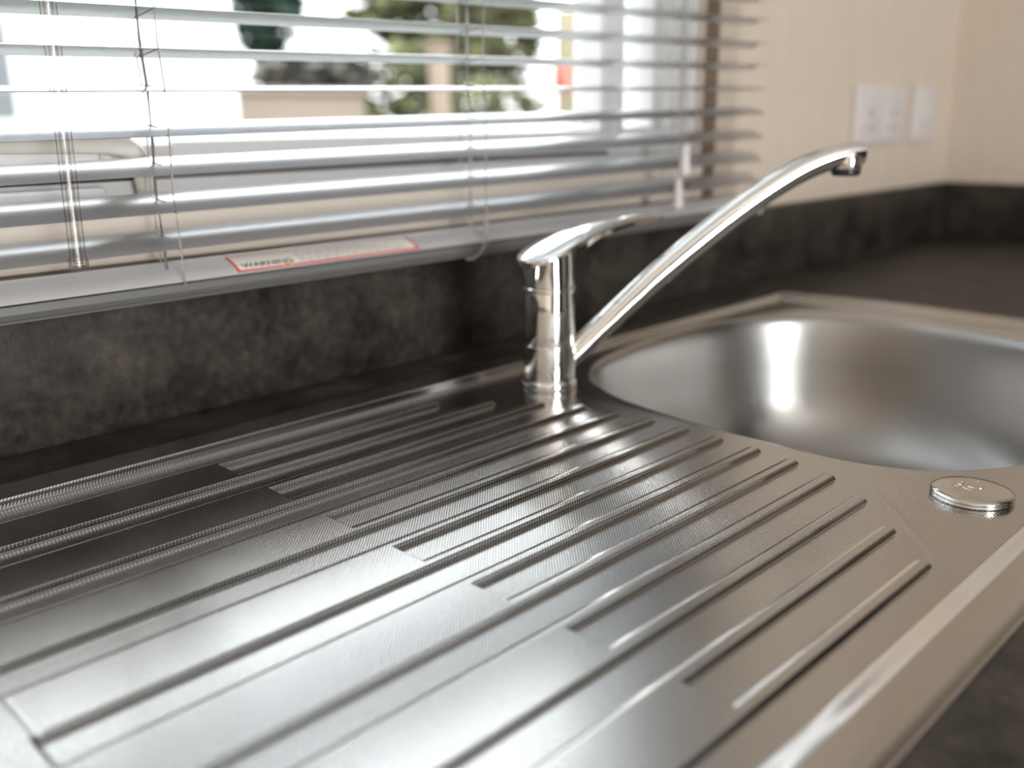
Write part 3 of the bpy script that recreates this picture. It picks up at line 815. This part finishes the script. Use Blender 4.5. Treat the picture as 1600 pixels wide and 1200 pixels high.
M_PINK = material('pinkish_render', (0.20, 0.155, 0.125), 0.8)
M_POST = material('pale_timber', (0.22, 0.165, 0.125), 0.8)
M_CREAM = material('cream_render', (0.30, 0.255, 0.16), 0.7)
M_TILE = material('red_roof', (0.26, 0.055, 0.03), 0.7)
M_BLUE = material('pale_blue_cladding', (0.52, 0.58, 0.68), 0.6)

struct(box('ground', (-30, YB + WT + 0.3, GZ - 0.2), (60, 60, GZ), M_GRASS))

def foliage(name, c, rx, ry, rz, mat, parent, n=260, leaf=0.12, seed=1):
    rr = random.Random(seed); bm = bmesh.new()
    for _ in range(n):
        d = Vector((rr.gauss(0, 1), rr.gauss(0, 1), rr.gauss(0, 1))).normalized() * (rr.random() ** 0.33)
        p = Vector(c) + Vector((d.x * rx, d.y * ry, d.z * rz))
        q = Matrix.Rotation(rr.uniform(0, 6.28), 4, 'Z') @ Matrix.Rotation(rr.uniform(0, 3.14), 4, 'X')
        s = leaf * rr.uniform(0.6, 1.4)
        v = [bm.verts.new(p + (q @ Vector(w)) * s) for w in ((-1, 0, 0.15), (0, -0.6, 0), (1, 0, 0.15), (0, 0.6, -0.05))]
        bm.faces.new(v)
    return from_bm(name, bm, mat, parent)

def caravan(name, x0, x1, y0, y1, z0, z1, label, mat, wins):
    r = empty(name, ((x0 + x1) / 2, (y0 + y1) / 2, GZ)); tag(r, label, 'caravan')
    box('wall_panel', (x0, y0, z0), (x1, y1, z1), mat, r, 0.05)
    box('skirt', (x0 + 0.1, y0 + 0.08, GZ), (x1 - 0.1, y1 - 0.08, z0), M_CWIN, r)
    bm = bmesh.new()
    ym = (y0 + y1) / 2
    add_loft(bm, [[Vector((x, y0 - 0.12, z1 - 0.02)), Vector((x, ym, z1 + 0.35)), Vector((x, y1 + 0.12, z1 - 0.02))] for x in (x0 - 0.1, x1 + 0.1)])
    from_bm('roof', bm, mat, r)
    for a, b, c, d in wins:
        w = box('window_frame', (a, y0 - 0.02, c), (b, y0 + 0.01, d), M_UPVC, r, 0.01)
        g = box('pane', (a + 0.05, y0 - 0.025, c + 0.05), (b - 0.05, y0 - 0.019, d - 0.05), M_CWIN, None); g.parent = w
        g.matrix_parent_inverse = Matrix.Translation(Vector((0, 0, 0)))
caravan('static_caravan', -4.5, 4.42, 7.6, 10.6, -0.9, 1.85, 'large white static caravan facing the window from across the grass', M_CARAV, [(1.2, 2.52, 0.22, 1.35), (-2.6, -1.2, 0.22, 1.35)])

def tree(name, x, y, zc, rx, rz, mat, label, cat='tree', n=420, leaf=0.16, seed=1):
    r = empty(name, (x, y, GZ)); tag(r, label, cat)
    bm = bmesh.new(); tube(bm, [Vector((x, y, GZ)), Vector((x + 0.03, y, zc - rz * 0.3)), Vector((x, y, zc + rz * 0.4))], [0.09, 0.07, 0.03], 10)
    from_bm('trunk', bm, M_BARK, r, True)
    foliage('crown', (x, y, zc), rx, rx * 0.8, rz, mat, r, n, leaf, seed)
tree('conifer', 7.75, 12.5, 2.4, 0.62, 1.35, M_CONIF, 'dark green conifer rising beyond the low pink wall', 'tree', 900, 0.17, 2)
tree('deciduous_tree', 12.6, 14.5, 2.4, 1.55, 1.75, M_OLIVE, 'broad olive green tree behind the garden hedge', 'tree', 900, 0.22, 3)
tree('deciduous_tree', 15.4, 15.5, 2.2, 1.25, 1.5, M_OLIVE, 'smaller olive tree to the right of the broad olive tree', 'tree', 700, 0.22, 4)
def shrub(name, x, y, z0, z1, rx, mat, label, n, seed, leaf=0.12):
    r = empty(name, (x, y, GZ)); tag(r, label, 'shrub')
    bm = bmesh.new(); tube(bm, [Vector((x, y, GZ)), Vector((x, y, (z0 + z1) / 2))], [0.05, 0.03], 8); from_bm('stem', bm, M_BARK, r, True)
    foliage('leaves', (x, y, (z0 + z1) / 2), rx, rx * 0.6, (z1 - z0) / 2, mat, r, n, leaf, seed)
shrub('shrub', 6.7, 9.7, 0.45, 1.05, 0.85, M_SHRUB, 'grey brown shrub above the low pink wall', 500, 5)
shrub('shrub', 8.6, 10.2, -0.4, 1.25, 1.0, M_OLIVE, 'olive shrub between the pink wall and the timber post', 600, 6)
shrub('shrub', 11.3, 11.4, -0.4, 0.95, 1.3, M_OLIVE, 'olive shrub to the right of the timber post', 600, 7)
lw = tag(empty('garden_wall', (6.0, 8.9, GZ)), 'low pinkish rendered garden wall beyond the caravan', 'wall')
box('wall_face', (4.6, 8.8, GZ), (6.75, 9.0, 0.52), M_PINK, lw, 0.01); box('coping', (4.55, 8.76, 0.52), (6.8, 9.04, 0.58), M_PINK, lw, 0.01)
post = tag(empty('timber_post', (7.3, 8.1, GZ)), 'pale timber post standing in front of the shrubs', 'post')
box('shaft', (7.22, 8.05, GZ), (7.42, 8.2, 1.02), M_POST, post, 0.01); box('post_cap', (7.19, 8.02, 1.02), (7.45, 8.23, 1.08), M_POST, post, 0.01)
hut = tag(empty('garden_hut', (14.9, 12.5, GZ)), 'small cream garden hut with a red roof', 'hut')
box('hut_wall', (14.75, 12.0, GZ), (16.2, 13.0, 2.3), M_CREAM, hut, 0.01)
bm = bmesh.new(); add_loft(bm, [[Vector((x, 11.6, 0.72)), Vector((x, 12.0, 1.22)), Vector((x, 12.0, 0.72))] for x in (13.55, 14.7)]); from_bm('roof', bm, M_TILE, hut)
fence = tag(empty('panel_fence', (13.0, 8.5, GZ)), 'pale blue clad screen at the right end of the garden', 'fence')
for k in range(10):
    box('board', (11.2 + k * 0.42, 8.4, GZ), (11.6 + k * 0.42, 8.46, 2.6), M_BLUE, fence, 0.01)
